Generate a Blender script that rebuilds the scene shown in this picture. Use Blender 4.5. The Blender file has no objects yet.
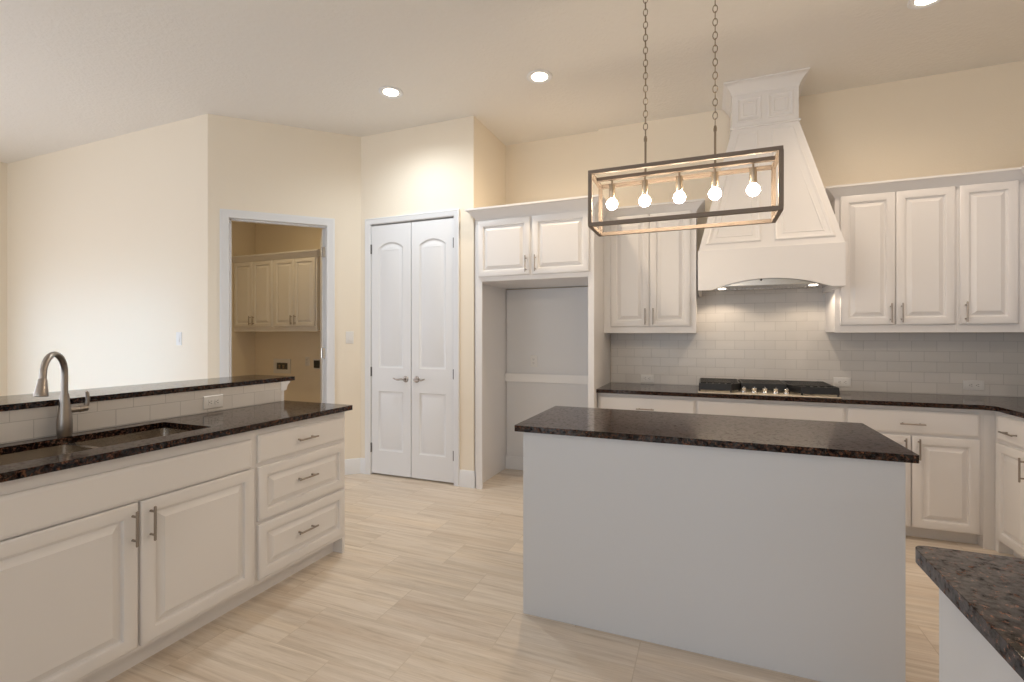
import bpy, bmesh, math
from mathutils import Vector, Matrix
S = bpy.context.scene
COL = S.collection
PI = math.pi

# ------------------------------------------------------------------ camera, world, light, exposure
cam_d = bpy.data.cameras.new('camera'); cam = bpy.data.objects.new('camera', cam_d); COL.objects.link(cam)
cam.location = (0, 0, 1.37); cam.rotation_euler = (PI/2, 0, 0.38525)
cam_d.sensor_width = 36; cam_d.lens = 484.07/1024*36; cam_d.shift_y = -5/1024
cam_d.clip_start = 0.02
S.camera = cam
S.view_settings.view_transform = 'Standard'; S.view_settings.look = 'None'
S.view_settings.gamma = 1; S.view_settings.use_curve_mapping = False
S.view_settings.exposure = 0.01
S.cycles.use_denoising = True
S.cycles.max_bounces = 10; S.cycles.diffuse_bounces = 6; S.cycles.glossy_bounces = 4
S.cycles.sample_clamp_indirect = 6
W = bpy.data.worlds.new('sky'); S.world = W; W.use_nodes = True
bg = W.node_tree.nodes['Background']; bg.inputs[0].default_value = (0.83, 0.91, 1.0, 1); bg.inputs[1].default_value = 1.48

def area(name, loc, rot, sx, sy, power, color, spread=PI):
    d = bpy.data.lights.new(name, 'AREA'); d.shape = 'RECTANGLE'; d.size = sx; d.size_y = sy
    d.energy = power; d.color = color; d.spread = spread
    o = bpy.data.objects.new(name, d); COL.objects.link(o); o.location = loc; o.rotation_euler = rot
    return o
def spot(name, loc, power, color, angle=150, blend=0.6, radius=0.05, rot=(0, 0, 0)):
    d = bpy.data.lights.new(name, 'SPOT'); d.energy = power; d.color = color
    d.spot_size = math.radians(angle); d.spot_blend = blend; d.shadow_soft_size = radius
    o = bpy.data.objects.new(name, d); COL.objects.link(o); o.location = loc; o.rotation_euler = rot
    return o
# daylight standing in the window openings of the rear wall and of the far left wall
area('daylight_rear_patio', (-4.6, -4.48, 1.25), (PI/2, 0, 0), 3.4, 2.2, 52, (0.83, 0.91, 1.0))
area('daylight_rear_window', (-0.2, -4.48, 1.35), (PI/2, 0, 0), 3.2, 2.0, 11, (0.68, 0.85, 1.0))
area('daylight_rear_low_sky', (-5.78, -4.47, 0.98), (math.radians(89), 0, 0), 2.7, 1.9, 5.5, (0.36, 0.68, 1.0), math.radians(12))
area('daylight_left_patio', (-7.48, -0.35, 1.08), (PI/2, 0, -PI/2), 3.9, 1.95, 54, (0.90, 0.88, 1.0))

# ------------------------------------------------------------------ materials
def mat(name, col, rough=0.5, metal=0.0, spec=0.5, bump=None, coat=0.0, emit=None):
    m = bpy.data.materials.new(name); m.use_nodes = True
    nt = m.node_tree; b = nt.nodes['Principled BSDF']
    b.inputs['Base Color'].default_value = (*col, 1); b.inputs['Roughness'].default_value = rough
    b.inputs['Metallic'].default_value = metal; b.inputs['Specular IOR Level'].default_value = spec
    b.inputs['Coat Weight'].default_value = coat
    if emit:
        b.inputs['Emission Color'].default_value = (*emit[0], 1); b.inputs['Emission Strength'].default_value = emit[1]
    if bump:
        sc, st, dist = bump
        tc = nt.nodes.new('ShaderNodeTexCoord'); n = nt.nodes.new('ShaderNodeTexNoise')
        n.inputs['Scale'].default_value = sc; n.inputs['Detail'].default_value = 3
        bp = nt.nodes.new('ShaderNodeBump'); bp.inputs['Strength'].default_value = st; bp.inputs['Distance'].default_value = dist
        nt.links.new(tc.outputs['Object'], n.inputs['Vector']); nt.links.new(n.outputs['Fac'], bp.inputs['Height'])
        nt.links.new(bp.outputs[0], b.inputs['Normal'])
    return m
def N(m, t, **kw):
    n = m.node_tree.nodes.new(t)
    for k, v in kw.items():
        if k in n.inputs: n.inputs[k].default_value = v
        else: setattr(n, k, v)
    return n
def L(m, a, b): m.node_tree.links.new(a, b)
def ramp(m, stops):
    r = m.node_tree.nodes.new('ShaderNodeValToRGB')
    e = r.color_ramp.elements
    while len(e) < len(stops): e.new(0.5)
    for el, (p, c) in zip(e, stops): el.position = p; el.color = (*c, 1)
    return r

M = {}
M['wall'] = mat('cream_wall_paint', (0.85, 0.77, 0.645), 0.7, bump=(120, 0.25, 0.004))
M['ceiling'] = mat('ceiling_texture_paint', (0.80, 0.775, 0.735), 0.85, bump=(38, 0.5, 0.008))
M['white'] = mat('white_cabinet_paint', (0.79, 0.775, 0.77), 0.36, bump=(60, 0.02, 0.002))
M['trim'] = mat('white_trim_paint', (0.775, 0.785, 0.805), 0.35, bump=(60, 0.02, 0.002))
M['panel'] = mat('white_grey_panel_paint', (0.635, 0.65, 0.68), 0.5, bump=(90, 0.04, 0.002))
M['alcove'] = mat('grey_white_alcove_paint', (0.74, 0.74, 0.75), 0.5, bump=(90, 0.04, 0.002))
M['gloss'] = mat('bright_white_paint', (0.88, 0.87, 0.86), 0.35, bump=(60, 0.02, 0.002))
M['dark'] = mat('dark_gap', (0.03, 0.028, 0.025), 0.8, bump=(40, 0.05, 0.002))
M['nickel'] = mat('brushed_nickel', (0.36, 0.32, 0.285), 0.32, 1.0, bump=(300, 0.03, 0.001))
M['steel'] = mat('stainless_steel', (0.62, 0.60, 0.57), 0.2, 1.0, bump=(250, 0.03, 0.001))
M['sink'] = mat('satin_sink_steel', (0.56, 0.50, 0.43), 0.27, 1.0, bump=(250, 0.03, 0.001))
M['hob'] = mat('brushed_cooktop_steel', (0.78, 0.70, 0.58), 0.48, 1.0, bump=(250, 0.03, 0.001))
M['hinge'] = mat('dull_steel_hinge', (0.14, 0.14, 0.14), 0.45, 0.6, bump=(250, 0.03, 0.001))
M['iron'] = mat('black_cast_iron', (0.012, 0.012, 0.013), 0.42, 0.0, bump=(400, 0.15, 0.001))
M['plastic'] = mat('white_plastic', (0.77, 0.755, 0.735), 0.35, bump=(100, 0.01, 0.001))
M['black'] = mat('black_plastic', (0.02, 0.02, 0.02), 0.4, bump=(100, 0.01, 0.001))
M['bronze'] = mat('brown_bronze_metal', (0.215, 0.17, 0.135), 0.5, 0.1, bump=(140, 0.1, 0.001))
M['brass'] = mat('satin_brass', (0.42, 0.345, 0.26), 0.35, 1.0, bump=(200, 0.03, 0.001))
M['antique'] = mat('aged_brass', (0.30, 0.245, 0.18), 0.4, 0.9, bump=(200, 0.03, 0.001))
M['glow'] = mat('lit_hood_lamp', (0.9, 0.9, 0.85), 0.4, emit=((1.0, 0.90, 0.75), 6), bump=(50, 0.01, 0.001))
M['bulb'] = mat('lit_frosted_bulb', (0.9, 0.85, 0.75), 0.4, emit=((1.0, 0.82, 0.60), 110), bump=(50, 0.01, 0.001))
M['lens'] = mat('lit_downlight_lens', (0.9, 0.9, 0.85), 0.4, emit=((1.0, 0.88, 0.70), 22), bump=(50, 0.01, 0.001))

def granite():
    m = mat('brown_black_granite', (0.02, 0.017, 0.015), 0.10, spec=0.55)
    b = m.node_tree.nodes['Principled BSDF']
    tc = N(m, 'ShaderNodeTexCoord')
    v = N(m, 'ShaderNodeTexVoronoi', Scale=200.0); n = N(m, 'ShaderNodeTexNoise', Scale=95.0, Detail=4.0, Roughness=0.7)
    n2 = N(m, 'ShaderNodeTexNoise', Scale=260.0, Detail=3.0)
    for t in (v, n, n2): L(m, tc.outputs['Object'], t.inputs['Vector'])
    r1 = ramp(m, [(0.47, (0.004, 0.003, 0.0035)), (0.56, (0.05, 0.023, 0.015)), (0.69, (0.21, 0.10, 0.06))])
    L(m, n.outputs['Fac'], r1.inputs[0])
    r2 = ramp(m, [(0.58, (0, 0, 0)), (0.74, (0.17, 0.12, 0.095))]); L(m, n2.outputs['Fac'], r2.inputs[0])
    r3 = ramp(m, [(0.0, (0.25, 0.25, 0.25)), (1.0, (1.35, 1.3, 1.25))]); L(m, v.outputs['Color'], r3.inputs[0])
    mu = N(m, 'ShaderNodeMixRGB', blend_type='MULTIPLY'); mu.inputs[0].default_value = 0.8
    L(m, r1.outputs[0], mu.inputs[1]); L(m, r3.outputs[0], mu.inputs[2])
    ad = N(m, 'ShaderNodeMixRGB', blend_type='ADD'); ad.inputs[0].default_value = 0.35
    L(m, mu.outputs[0], ad.inputs[1]); L(m, r2.outputs[0], ad.inputs[2]); L(m, ad.outputs[0], b.inputs['Base Color'])
    n3 = N(m, 'ShaderNodeTexNoise', Scale=62.0, Detail=4.0, Roughness=0.65); L(m, tc.outputs['Object'], n3.inputs['Vector'])
    sp = N(m, 'ShaderNodeMapRange'); sp.inputs['From Min'].default_value = 0.36; sp.inputs['From Max'].default_value = 0.64
    sp.inputs['To Min'].default_value = 0.03; sp.inputs['To Max'].default_value = 0.72
    L(m, n3.outputs['Fac'], sp.inputs['Value']); L(m, sp.outputs[0], b.inputs['Specular IOR Level'])
    return m
M['granite'] = granite()

def tile_mat(name, axis, off, col, grout):
    m = mat(name, col, 0.22, spec=0.5)
    b = m.node_tree.nodes['Principled BSDF']
    tc = N(m, 'ShaderNodeTexCoord'); sx = N(m, 'ShaderNodeSeparateXYZ'); cx = N(m, 'ShaderNodeCombineXYZ')
    L(m, tc.outputs['Object'], sx.inputs[0]); L(m, sx.outputs[axis], cx.inputs[0]); L(m, sx.outputs['Z'], cx.inputs[1])
    mp = N(m, 'ShaderNodeMapping'); mp.inputs['Location'].default_value = off; L(m, cx.outputs[0], mp.inputs[0])
    br = N(m, 'ShaderNodeTexBrick', Scale=1.0); L(m, mp.outputs[0], br.inputs['Vector'])
    br.inputs['Brick Width'].default_value = 0.155; br.inputs['Row Height'].default_value = 0.0795
    br.inputs['Mortar Size'].default_value = 0.0016; br.inputs['Mortar Smooth'].default_value = 0.3
    br.inputs['Color1'].default_value = (*col, 1); br.inputs['Color2'].default_value = (col[0]*.95, col[1]*.95, col[2]*.95, 1)
    br.inputs['Mortar'].default_value = (*grout, 1)
    L(m, br.outputs['Color'], b.inputs['Base Color'])
    bp = N(m, 'ShaderNodeBump', invert=True); bp.inputs['Strength'].default_value = 0.5; bp.inputs['Distance'].default_value = 0.0015
    L(m, br.outputs['Fac'], bp.inputs['Height']); L(m, bp.outputs[0], b.inputs['Normal'])
    return m
M['tile_back'] = tile_mat('white_subway_tile', 'X', (0.02, -0.935, 0), (0.70, 0.67, 0.64), (0.52, 0.50, 0.48))
M['tile_bar'] = tile_mat('white_subway_tile_bar', 'Y', (-1.459+0.0775, -0.9335, 0), (0.72, 0.69, 0.66), (0.52, 0.50, 0.48))

def floor_mat():
    m = mat('vein_cut_travertine_tile', (0.6, 0.5, 0.38), 0.34, spec=0.45)
    b = m.node_tree.nodes['Principled BSDF']
    tc = N(m, 'ShaderNodeTexCoord'); mp = N(m, 'ShaderNodeMapping'); mp.inputs['Location'].default_value = (0.582+6, -1.915+9.3, 0)
    L(m, tc.outputs['Object'], mp.inputs[0])
    br = N(m, 'ShaderNodeTexBrick', Scale=1.0); L(m, mp.outputs[0], br.inputs['Vector'])
    br.inputs['Brick Width'].default_value = 0.6; br.inputs['Row Height'].default_value = 0.31
    br.inputs['Mortar Size'].default_value = 0.0022; br.inputs['Mortar Smooth'].default_value = 0.4
    br.inputs['Color1'].default_value = (0, 0, 0, 1); br.inputs['Color2'].default_value = (1, 1, 1, 1); br.inputs['Mortar'].default_value = (0.5, 0.5, 0.5, 1)
    # each tile gets its own stretch of veins
    sc = N(m, 'ShaderNodeVectorMath', operation='MULTIPLY'); sc.inputs[1].default_value = (1.5, 30.0, 1.0)
    L(m, tc.outputs['Object'], sc.inputs[0])
    of = N(m, 'ShaderNodeVectorMath', operation='MULTIPLY_ADD'); of.inputs[1].default_value = (37.0, 91.0, 53.0)
    L(m, br.outputs['Color'], of.inputs[0]); L(m, sc.outputs[0], of.inputs[2])
    n = N(m, 'ShaderNodeTexNoise', Scale=1.0, Detail=8.0, Roughness=0.75, Distortion=0.8); L(m, of.outputs[0], n.inputs['Vector'])
    r = ramp(m, [(0.27, (0.46, 0.38, 0.295)), (0.42, (0.625, 0.545, 0.455)), (0.54, (0.72, 0.64, 0.55)), (0.70, (0.79, 0.72, 0.63))])
    L(m, n.outputs['Fac'], r.inputs[0])
    tv = N(m, 'ShaderNodeMapRange'); tv.inputs['To Min'].default_value = 0.96; tv.inputs['To Max'].default_value = 1.03
    L(m, br.outputs['Color'], tv.inputs['Value'])
    mu = N(m, 'ShaderNodeVectorMath', operation='SCALE'); L(m, r.outputs[0], mu.inputs[0]); L(m, tv.outputs[0], mu.inputs['Scale'])
    n2 = N(m, 'ShaderNodeTexNoise', Scale=2.2, Detail=3.0); L(m, of.outputs[0], n2.inputs['Vector'])
    n2.inputs['Scale'].default_value = 0.28
    r2 = ramp(m, [(0.3, (0.88, 0.83, 0.78)), (0.5, (1, 1, 1)), (0.7, (1.0, 0.97, 0.92))]); L(m, n2.outputs['Fac'], r2.inputs[0])
    m2 = N(m, 'ShaderNodeVectorMath', operation='MULTIPLY'); L(m, mu.outputs[0], m2.inputs[0]); L(m, r2.outputs[0], m2.inputs[1]); mu = m2
    mx = N(m, 'ShaderNodeMixRGB'); mx.inputs[2].default_value = (0.45, 0.37, 0.27, 1)
    fm = N(m, 'ShaderNodeMath', operation='MULTIPLY'); fm.inputs[1].default_value = 0.5
    L(m, br.outputs['Fac'], fm.inputs[0]); L(m, fm.outputs[0], mx.inputs[0]); L(m, mu.outputs[0], mx.inputs[1]); L(m, mx.outputs[0], b.inputs['Base Color'])
    bp = N(m, 'ShaderNodeBump', invert=True); bp.inputs['Strength'].default_value = 0.4; bp.inputs['Distance'].default_value = 0.001
    L(m, br.outputs['Fac'], bp.inputs['Height']); L(m, bp.outputs[0], b.inputs['Normal'])
    return m
M['floor'] = floor_mat()

# ------------------------------------------------------------------ mesh helpers
ROOT = {}
def inset(poly, d):
    """offset a convex polygon (2d, counter-clockwise) inward by d"""
    n = len(poly); ls = []
    for i in range(n):
        a = Vector(poly[i]); b = Vector(poly[(i+1) % n]); t = (b-a).normalized(); nn = Vector((-t.y, t.x))
        ls.append((a+nn*d, t))
    out = []
    for i in range(n):
        p, t = ls[i-1]; q, u = ls[i]
        den = t.x*u.y - t.y*u.x
        if abs(den) < 1e-6: out.append((q.x, q.y)); continue
        k = ((q.x-p.x)*u.y - (q.y-p.y)*u.x)/den
        r = p+t*k; out.append((r.x, r.y))
    return out
def ccw(poly):
    a = sum(poly[i-1][0]*poly[i][1]-poly[i][0]*poly[i-1][1] for i in range(len(poly)))
    return poly if a > 0 else poly[::-1]

class MB:
    def __init__(s, m=None): s.bm = bmesh.new(); s.m = m or Matrix()
    def v(s, p): return s.bm.verts.new(s.m @ Vector(p))
    def face(s, vs):
        try: return s.bm.faces.new(vs)
        except ValueError: return None
    def box(s, x0, x1, y0, y1, z0, z1):
        vs = [s.v((x, y, z)) for x in (x0, x1) for y in (y0, y1) for z in (z0, z1)]
        for f in ((0, 1, 3, 2), (4, 6, 7, 5), (0, 4, 5, 1), (2, 3, 7, 6), (0, 2, 6, 4), (1, 5, 7, 3)): s.face([vs[i] for i in f])
        return s
    def loft(s, loops, cap0=True, cap1=True, closed=False):
        L_ = [[s.v(p) for p in lp] for lp in loops]; n = len(L_[0])
        seq = list(zip(L_, L_[1:])) + ([(L_[-1], L_[0])] if closed else [])
        for a, b in seq:
            for i in range(n): s.face([a[i], a[(i+1) % n], b[(i+1) % n], b[i]])
        if not closed:
            if cap0: s.face(L_[0])
            if cap1: s.face(L_[-1])
        return s
    def prism(s, poly, z0, z1, f=lambda a, b, c: (a, b, c)):
        return s.loft([[f(a, b, z0) for a, b in poly], [f(a, b, z1) for a, b in poly]])
    def tube(s, pts, r, n=10, closed=False):
        pts = [Vector(p) for p in pts]; k = len(pts)
        rs = r if isinstance(r, (list, tuple)) else [r]*k
        loops = []; up = None
        for i, p in enumerate(pts):
            if closed: t = pts[(i+1) % k]-pts[i-1]
            else: t = pts[min(i+1, k-1)]-pts[max(i-1, 0)]
            t.normalize()
            if up is None:
                up = Vector((0, 0, 1)) if abs(t.z) < 0.9 else Vector((1, 0, 0))
            up = (up - t*up.dot(t)).normalized(); w = t.cross(up)
            loops.append([p+(up*math.cos(2*PI*j/n)+w*math.sin(2*PI*j/n))*rs[i] for j in range(n)])
        return s.loft(loops, closed=closed)
    def lathe(s, prof, c=(0, 0, 0), axis='z', n=24):
        loops = []
        for r, h in prof:
            lp = []
            for j in range(n):
                a = 2*PI*j/n; x, y = r*math.cos(a), r*math.sin(a)
                q = (x, y, h) if axis == 'z' else ((x, h, y) if axis == 'y' else (h, x, y))
                lp.append(tuple(c[i]+q[i] for i in range(3)))
            loops.append(lp)
        return s.loft(loops)
    def sweep(s, path, prof, f=lambda a, b, c: (a, b, c), closed=False):
        """sweep prof [(out, height)] along 2d path with mitres; out is to the right of travel"""
        P = [Vector(p) for p in path]; n = len(P); loops = []
        for i in range(n):
            ts = []
            if closed or i > 0: ts.append((P[i]-P[i-1]).normalized())
            if closed or i < n-1: ts.append((P[(i+1) % n]-P[i]).normalized())
            ns = [Vector((t.y, -t.x)) for t in ts]
            m_ = ns[0] if len(ns) == 1 else (ns[0]+ns[1])/(1+ns[0].dot(ns[1]))
            loops.append([f(P[i].x+m_.x*o, P[i].y+m_.y*o, h) for o, h in prof])
        return s.loft(loops, closed=closed)
    def fill(s, loops):
        """planar face with holes"""
        es = []
        for lp in loops:
            vs = [s.v(p) for p in lp]
            for i in range(len(vs)): es.append(s.bm.edges.new((vs[i-1], vs[i])))
        bmesh.ops.triangle_fill(s.bm, use_beauty=True, edges=es)
        return s
    def slab(s, outer, holes, z0, z1):
        for z in (z0, z1): s.fill([[(x, y, z) for x, y in lp] for lp in [outer]+holes])
        for lp in [outer]+holes: s.loft([[(x, y, z0) for x, y in lp], [(x, y, z1) for x, y in lp]], False, False)
        bmesh.ops.remove_doubles(s.bm, verts=s.bm.verts, dist=1e-5)
        return s
    def relief(s, poly, prof, f, cap=True):
        """concentric insets of a convex polygon: prof [(inset, height)], f(a, b, height)"""
        poly = ccw(poly)
        return s.loft([[f(a, b, h) for a, b in inset(poly, d)] for d, h in prof], False, cap)
    def build(s, name, m, parent=None, bevel=0, seg=2, smooth=True, ang=35):
        bmesh.ops.remove_doubles(s.bm, verts=s.bm.verts, dist=1e-6)
        bmesh.ops.recalc_face_normals(s.bm, faces=s.bm.faces)
        off = ROOT.get(parent.name, Vector()) if parent else None
        me = bpy.data.meshes.new(name)
        if parent: bmesh.ops.translate(s.bm, verts=s.bm.verts, vec=-off)
        s.bm.to_mesh(me); s.bm.free()
        me.materials.append(m if not isinstance(m, str) else M[m])
        if smooth:
            me.shade_smooth(); me.set_sharp_from_angle(angle=math.radians(ang))
        o = bpy.data.objects.new(name, me); COL.objects.link(o)
        if parent: o.parent = parent; ROOT[o.name] = off
        if bevel:
            b = o.modifiers.new('edge', 'BEVEL'); b.width = bevel; b.segments = seg; b.limit_method = 'ANGLE'; b.angle_limit = math.radians(40)
        return o
def tag(o, label, cat, group=None):
    o['label'] = label; o['category'] = cat
    if group: o['group'] = group
    return o
def thing(name, label, cat, loc=(0, 0, 0), group=None):
    o = bpy.data.objects.new(name, None); COL.objects.link(o); o.location = loc; o.empty_display_size = 0.1
    ROOT[o.name] = Vector(loc)
    return tag(o, label, cat, group)
def struct(mb, name, m, **kw):
    o = mb.build(name, m, **kw); o['kind'] = 'structure'; return o
def copy_tree(o, parent=None):
    c = o.copy(); COL.objects.link(c)
    if parent: c.parent = parent
    for ch in list(o.children): copy_tree(ch, c)
    return c

T = Matrix.Translation
def face_back(x, y, z): return T((x, y, z))                                   # local x -> +X, front faces -Y
def face_right(x, y, z): return T((x, y, z)) @ Matrix.Rotation(PI/2, 4, 'Z')    # local x -> +Y, front faces +X
def face_left(x, y, z): return T((x, y, z)) @ Matrix.Rotation(-PI/2, 4, 'Z')    # local x -> -Y, front faces -X

# raised panel front: local x 0..w, z 0..h, back y=0, front y=-t
def panel_door(mt, w, h, t=0.021, rail=0.058):
    b = MB(mt); sq = [(0, 0), (w, 0), (w, h), (0, h)]
    f = lambda a, c, d: (a, -d, c)
    prof = [(0, 0), (0, t-0.006), (0.003, t-0.002), (0.008, t), (rail-0.009, t), (rail-0.005, t-0.0025), (rail-0.001, t-0.014), (rail+0.006, t-0.0155),
            (rail+0.031, t-0.003), (rail+0.033, t-0.001), (rail+0.038, t-0.001)]
    b.loft([[f(x, z, d) for x, z in inset(sq, i)] for i, d in prof], True, True)
    return b
def plain_front(mt, w, h, t=0.019):
    b = MB(mt); sq = [(0, 0), (w, 0), (w, h), (0, h)]
    prof = [(0, 0), (0, t-0.007), (0.005, t-0.004), (0.012, t), (0.016, t)]
    b.loft([[(x, -d, z) for x, z in inset(sq, i)] for i, d in prof], True, True)
    return b
def pull(mt, x, z, vert=True, ln=0.14, t=0.020):
    """bar pull centred at local x, z on a front of thickness t"""
    b = MB(mt); y = -t-0.030; h = ln/2; s_ = ln*0.34
    P = (lambda k, yy: (x, yy, z+k)) if vert else (lambda k, yy: (x+k, yy, z))
    b.tube([P(-h, y), P(-h+0.002, y), P(h-0.002, y), P(h, y)], [0.0035, 0.0052, 0.0052, 0.0035], 10)
    for k in (-s_, s_): b.tube([P(k, -t+0.002), P(k, -t-0.004), P(k, y)], [0.006, 0.0045, 0.0045], 8)
    return b
CAB = 'white'
def add_door(root, mt, w, h, hx, hz, vert=True, name='door', plain=False, nopull=False, rail=0.058, ln=0.14):
    d = (plain_front if plain else (lambda a, b_, c: panel_door(a, b_, c, rail=rail)))(mt, w, h).build(name, CAB, root)
    if not nopull:
        p = pull(mt, hx, hz, vert, ln).build('handle', 'nickel', d); p['label'] = 'brushed nickel bar handle'
    return d
CROWN = [(0, -0.012), (0.004, -0.012), (0.008, 0.0), (0.014, 0.006), (0.022, 0.016), (0.036, 0.032), (0.052, 0.046), (0.058, 0.052), (0.066, 0.054), (0.066, 0.068), (0, 0.068)]
def crown(z, path, root, name='crown_molding', s=1.0):
    b = MB(); b.sweep(path, [(o*s, z+h*s) for o, h in CROWN]); return b.build(name, CAB, root)

# ------------------------------------------------------------------ room shell
CZ = 3.36
struct(MB().box(-7.7, 2.5, -4.7, 5.2, -0.12, 0), 'floor', 'floor', smooth=False)
struct(MB().box(-7.7, 2.5, -4.7, 5.2, CZ, CZ+0.12), 'ceiling', 'ceiling', smooth=False)
b = MB(); b.box(-2.06, -0.982, 4.665, 4.78, 0, CZ); b.box(-0.982, 2.44, 4.63, 4.78, 0, CZ)
struct(b, 'wall_back', 'wall', smooth=False)
struct(MB().box(2.31, 2.44, -4.6, 4.63, 0, CZ), 'wall_right', 'wall', smooth=False)
struct(MB().box(-7.62, -4.15, 2.99, 3.11, 0, CZ), 'wall_left', 'wall', smooth=False)
# far left wall with patio opening
b = MB(); b.box(-7.62, -7.5, -4.6, -2.3, 0, CZ); b.box(-7.62, -7.5, 1.6, 2.99, 0, CZ); b.box(-7.62, -7.5, -2.3, 1.6, 2.1, CZ); b.box(-7.62, -7.5, -2.3, 1.6, 0, 0.08)
struct(b, 'wall_far_left', 'wall', smooth=False)
# rear wall behind the camera with two openings
b = MB()
for x0, x1 in ((-7.5, -6.3), (-2.9, -1.8), (1.4, 2.31)): b.box(x0, x1, -4.62, -4.5, 0, CZ)
for x0, x1, zb, zt in ((-6.3, -2.9, 0.08, 2.4), (-1.8, 1.4, 0.3, 2.4)):
    b.box(x0, x1, -4.62, -4.5, 0, zb); b.box(x0, x1, -4.62, -4.5, zt, CZ)
struct(b, 'wall_rear', 'wall', smooth=False)
def win_frame(name, mt, w, h, nx):
    b = MB(mt)
    b.box(0, w, -0.03, 0.03, 0, 0.06); b.box(0, w, -0.03, 0.03, h-0.06, h)
    for i in range(nx+1):
        x = i*(w-0.06)/nx; b.box(x, x+0.06, -0.03, 0.03, 0.06, h-0.06)
    struct(b, name, 'trim', smooth=False)
win_frame('window_1', face_back(-6.3, -4.56, 0.08), 3.4, 2.32, 3)
win_frame('window_2', face_back(-1.8, -4.56, 0.3), 3.2, 2.1, 3)
win_frame('window_3', face_right(-7.56, -2.3, 0.08), 3.9, 2.02, 3)

# diagonal wall: local frame, s along the wall, d behind its face
R2 = 2**-.5
def diag(s_, d, z): return (-4.15+s_*R2-d*R2, 2.99+s_*R2+d*R2, z)
def dbox(b, s0, s1, d0, d1, z0, z1):
    b.loft([[diag(s0, d0, z), diag(s1, d0, z), diag(s1, d1, z), diag(s0, d1, z)] for z in (z0, z1)])
DL = 0.93*2**.5
OS0, OS1, OH = 0.166, 0.997, 2.445
b = MB(); dbox(b, 0, OS0-0.02, 0, 0.12, 0, CZ); dbox(b, OS1+0.02, DL, 0, 0.12, 0, CZ); dbox(b, OS0-0.02, OS1+0.02, 0, 0.12, OH+0.02, CZ)
struct(b, 'wall_diagonal', 'wall', smooth=False)
# pantry wall
PX0, PX1, PH = -3.098, -2.163, 2.470
b = MB(); b.box(-3.225, PX0-0.02, 3.92, 4.04, 0, CZ); b.box(PX1+0.02, -1.963, 3.92, 4.04, 0, CZ); b.box(PX0-0.02, PX1+0.02, 3.92, 4.04, PH+0.02, CZ)
struct(b, 'wall_pantry', 'wall', smooth=False)
struct(MB().box(-2.06, -1.963, 4.04, 4.665, 0, CZ), 'wall_pantry_side', 'wall', smooth=False)
# laundry room
struct(MB().box(-6.08, -2.06, 5.0, 5.1, 0, CZ), 'wall_laundry_back', 'wall', smooth=False)
struct(MB().box(-6.08, -5.965, 3.11, 5.0, 0, CZ), 'wall_laundry_left', 'wall', smooth=False)
struct(MB().box(-3.30, -3.20, 4.04, 5.0, 0, CZ), 'wall_laundry_right', 'wall', smooth=False)

# casings and jambs
CASE = [(0, 0), (0, 0.008), (0.008, 0.013), (0.05, 0.018), (0.060, 0.022), (0.070, 0.020), (0.070, 0)]
b = MB()
b.sweep([(OS0+0.0, 0), (OS0+0.0, OH), (OS1, OH), (OS1, 0)], [(-o, h) for o, h in CASE], lambda a, c, h: diag(a, -h, c))
dbox(b, OS0-0.02, OS0, 0.0, 0.125, 0, OH); dbox(b, OS1, OS1+0.02, 0.0, 0.125, 0, OH); dbox(b, OS0-0.02, OS1+0.02, 0.0, 0.125, OH, OH+0.02)
dbox(b, OS0, OS0+0.012, 0.045, 0.08, 0, OH); dbox(b, OS1-0.012, OS1, 0.045, 0.08, 0, OH); dbox(b, OS0, OS1, 0.045, 0.08, OH-0.012, OH)
struct(b, 'trim_1', 'trim')
b = MB()
b.sweep([(PX0, 0), (PX0, PH), (PX1, PH), (PX1, 0)], [(-o*0.82, h) for o, h in CASE], lambda a, c, h: (a, 3.92-h, c))
b.box(PX0-0.02, PX0, 3.92, 4.045, 0, PH); b.box(PX1, PX1+0.02, 3.92, 4.045, 0, PH); b.box(PX0-0.02, PX1+0.02, 3.92, 4.045, PH, PH+0.02)
struct(b, 'trim_2', 'trim')

# baseboards
BASE = [(0, 0), (0.016, 0), (0.016, 0.115), (0.012, 0.125), (0.010, 0.14), (0.005, 0.15), (0, 0.152)]
struct(MB().sweep([(-7.5, 2.99), (-4.15, 2.99), diag(OS0-0.07, 0, 0)[:2]], BASE), 'baseboard_left', 'trim')
struct(MB().sweep([diag(OS1+0.07, 0, 0)[:2], (-3.22, 3.92), (PX0-0.0575, 3.92)], BASE), 'baseboard_diagonal', 'trim')
struct(MB().sweep([(PX1+0.0575, 3.92), (-1.963, 3.92), (-1.963, 3.933)], BASE), 'baseboard_pantry', 'trim')
struct(MB().sweep([(-5.965, 3.2), (-5.965, 5.0), (-3.3, 5.0)], BASE), 'baseboard_laundry', 'trim')

# ------------------------------------------------------------------ pantry double door
def arch_poly(x0, x1, z0, zs, zt, n=12):
    """rectangle with an arched top, counter-clockwise"""
    w = (x1-x0)/2; c = (x0+x1)/2; r = zt-zs
    if r < 1e-4: return [(x0, z0), (x1, z0), (x1, zs), (x0, zs)]
    R = (w*w+r*r)/(2*r); a0 = math.asin(min(1, w/R))
    return [(x0, z0), (x1, z0)] + [(c+R*math.sin(a0-2*a0*i/n), zt-R+R*math.cos(a0-2*a0*i/n)) for i in range(n+1)]
def moulded_leaf(b, w, h, t, polys):
    f = lambda a, c, d: (a, -d, c)
    sq = [(0, 0), (w, 0), (w, h), (0, h)]
    b.loft([[f(x, z, d) for x, z in inset(sq, i)] for i, d in ((0, 0), (0, t-0.002), (0.002, t))], True, False)
    b.fill([[f(x, z, t) for x, z in inset(sq, 0.002)]] + [[f(x, z, t) for x, z in p] for p in polys])
    for p in polys:
        b.loft([[f(x, z, d) for x, z in inset(p, i)] for i, d in ((0, t), (0.006, t-0.007), (0.016, t-0.011), (0.024, t-0.0105), (0.048, t-0.003), (0.052, t-0.002))], False, True)
DW = (PX1-PX0)/2-0.0065
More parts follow.
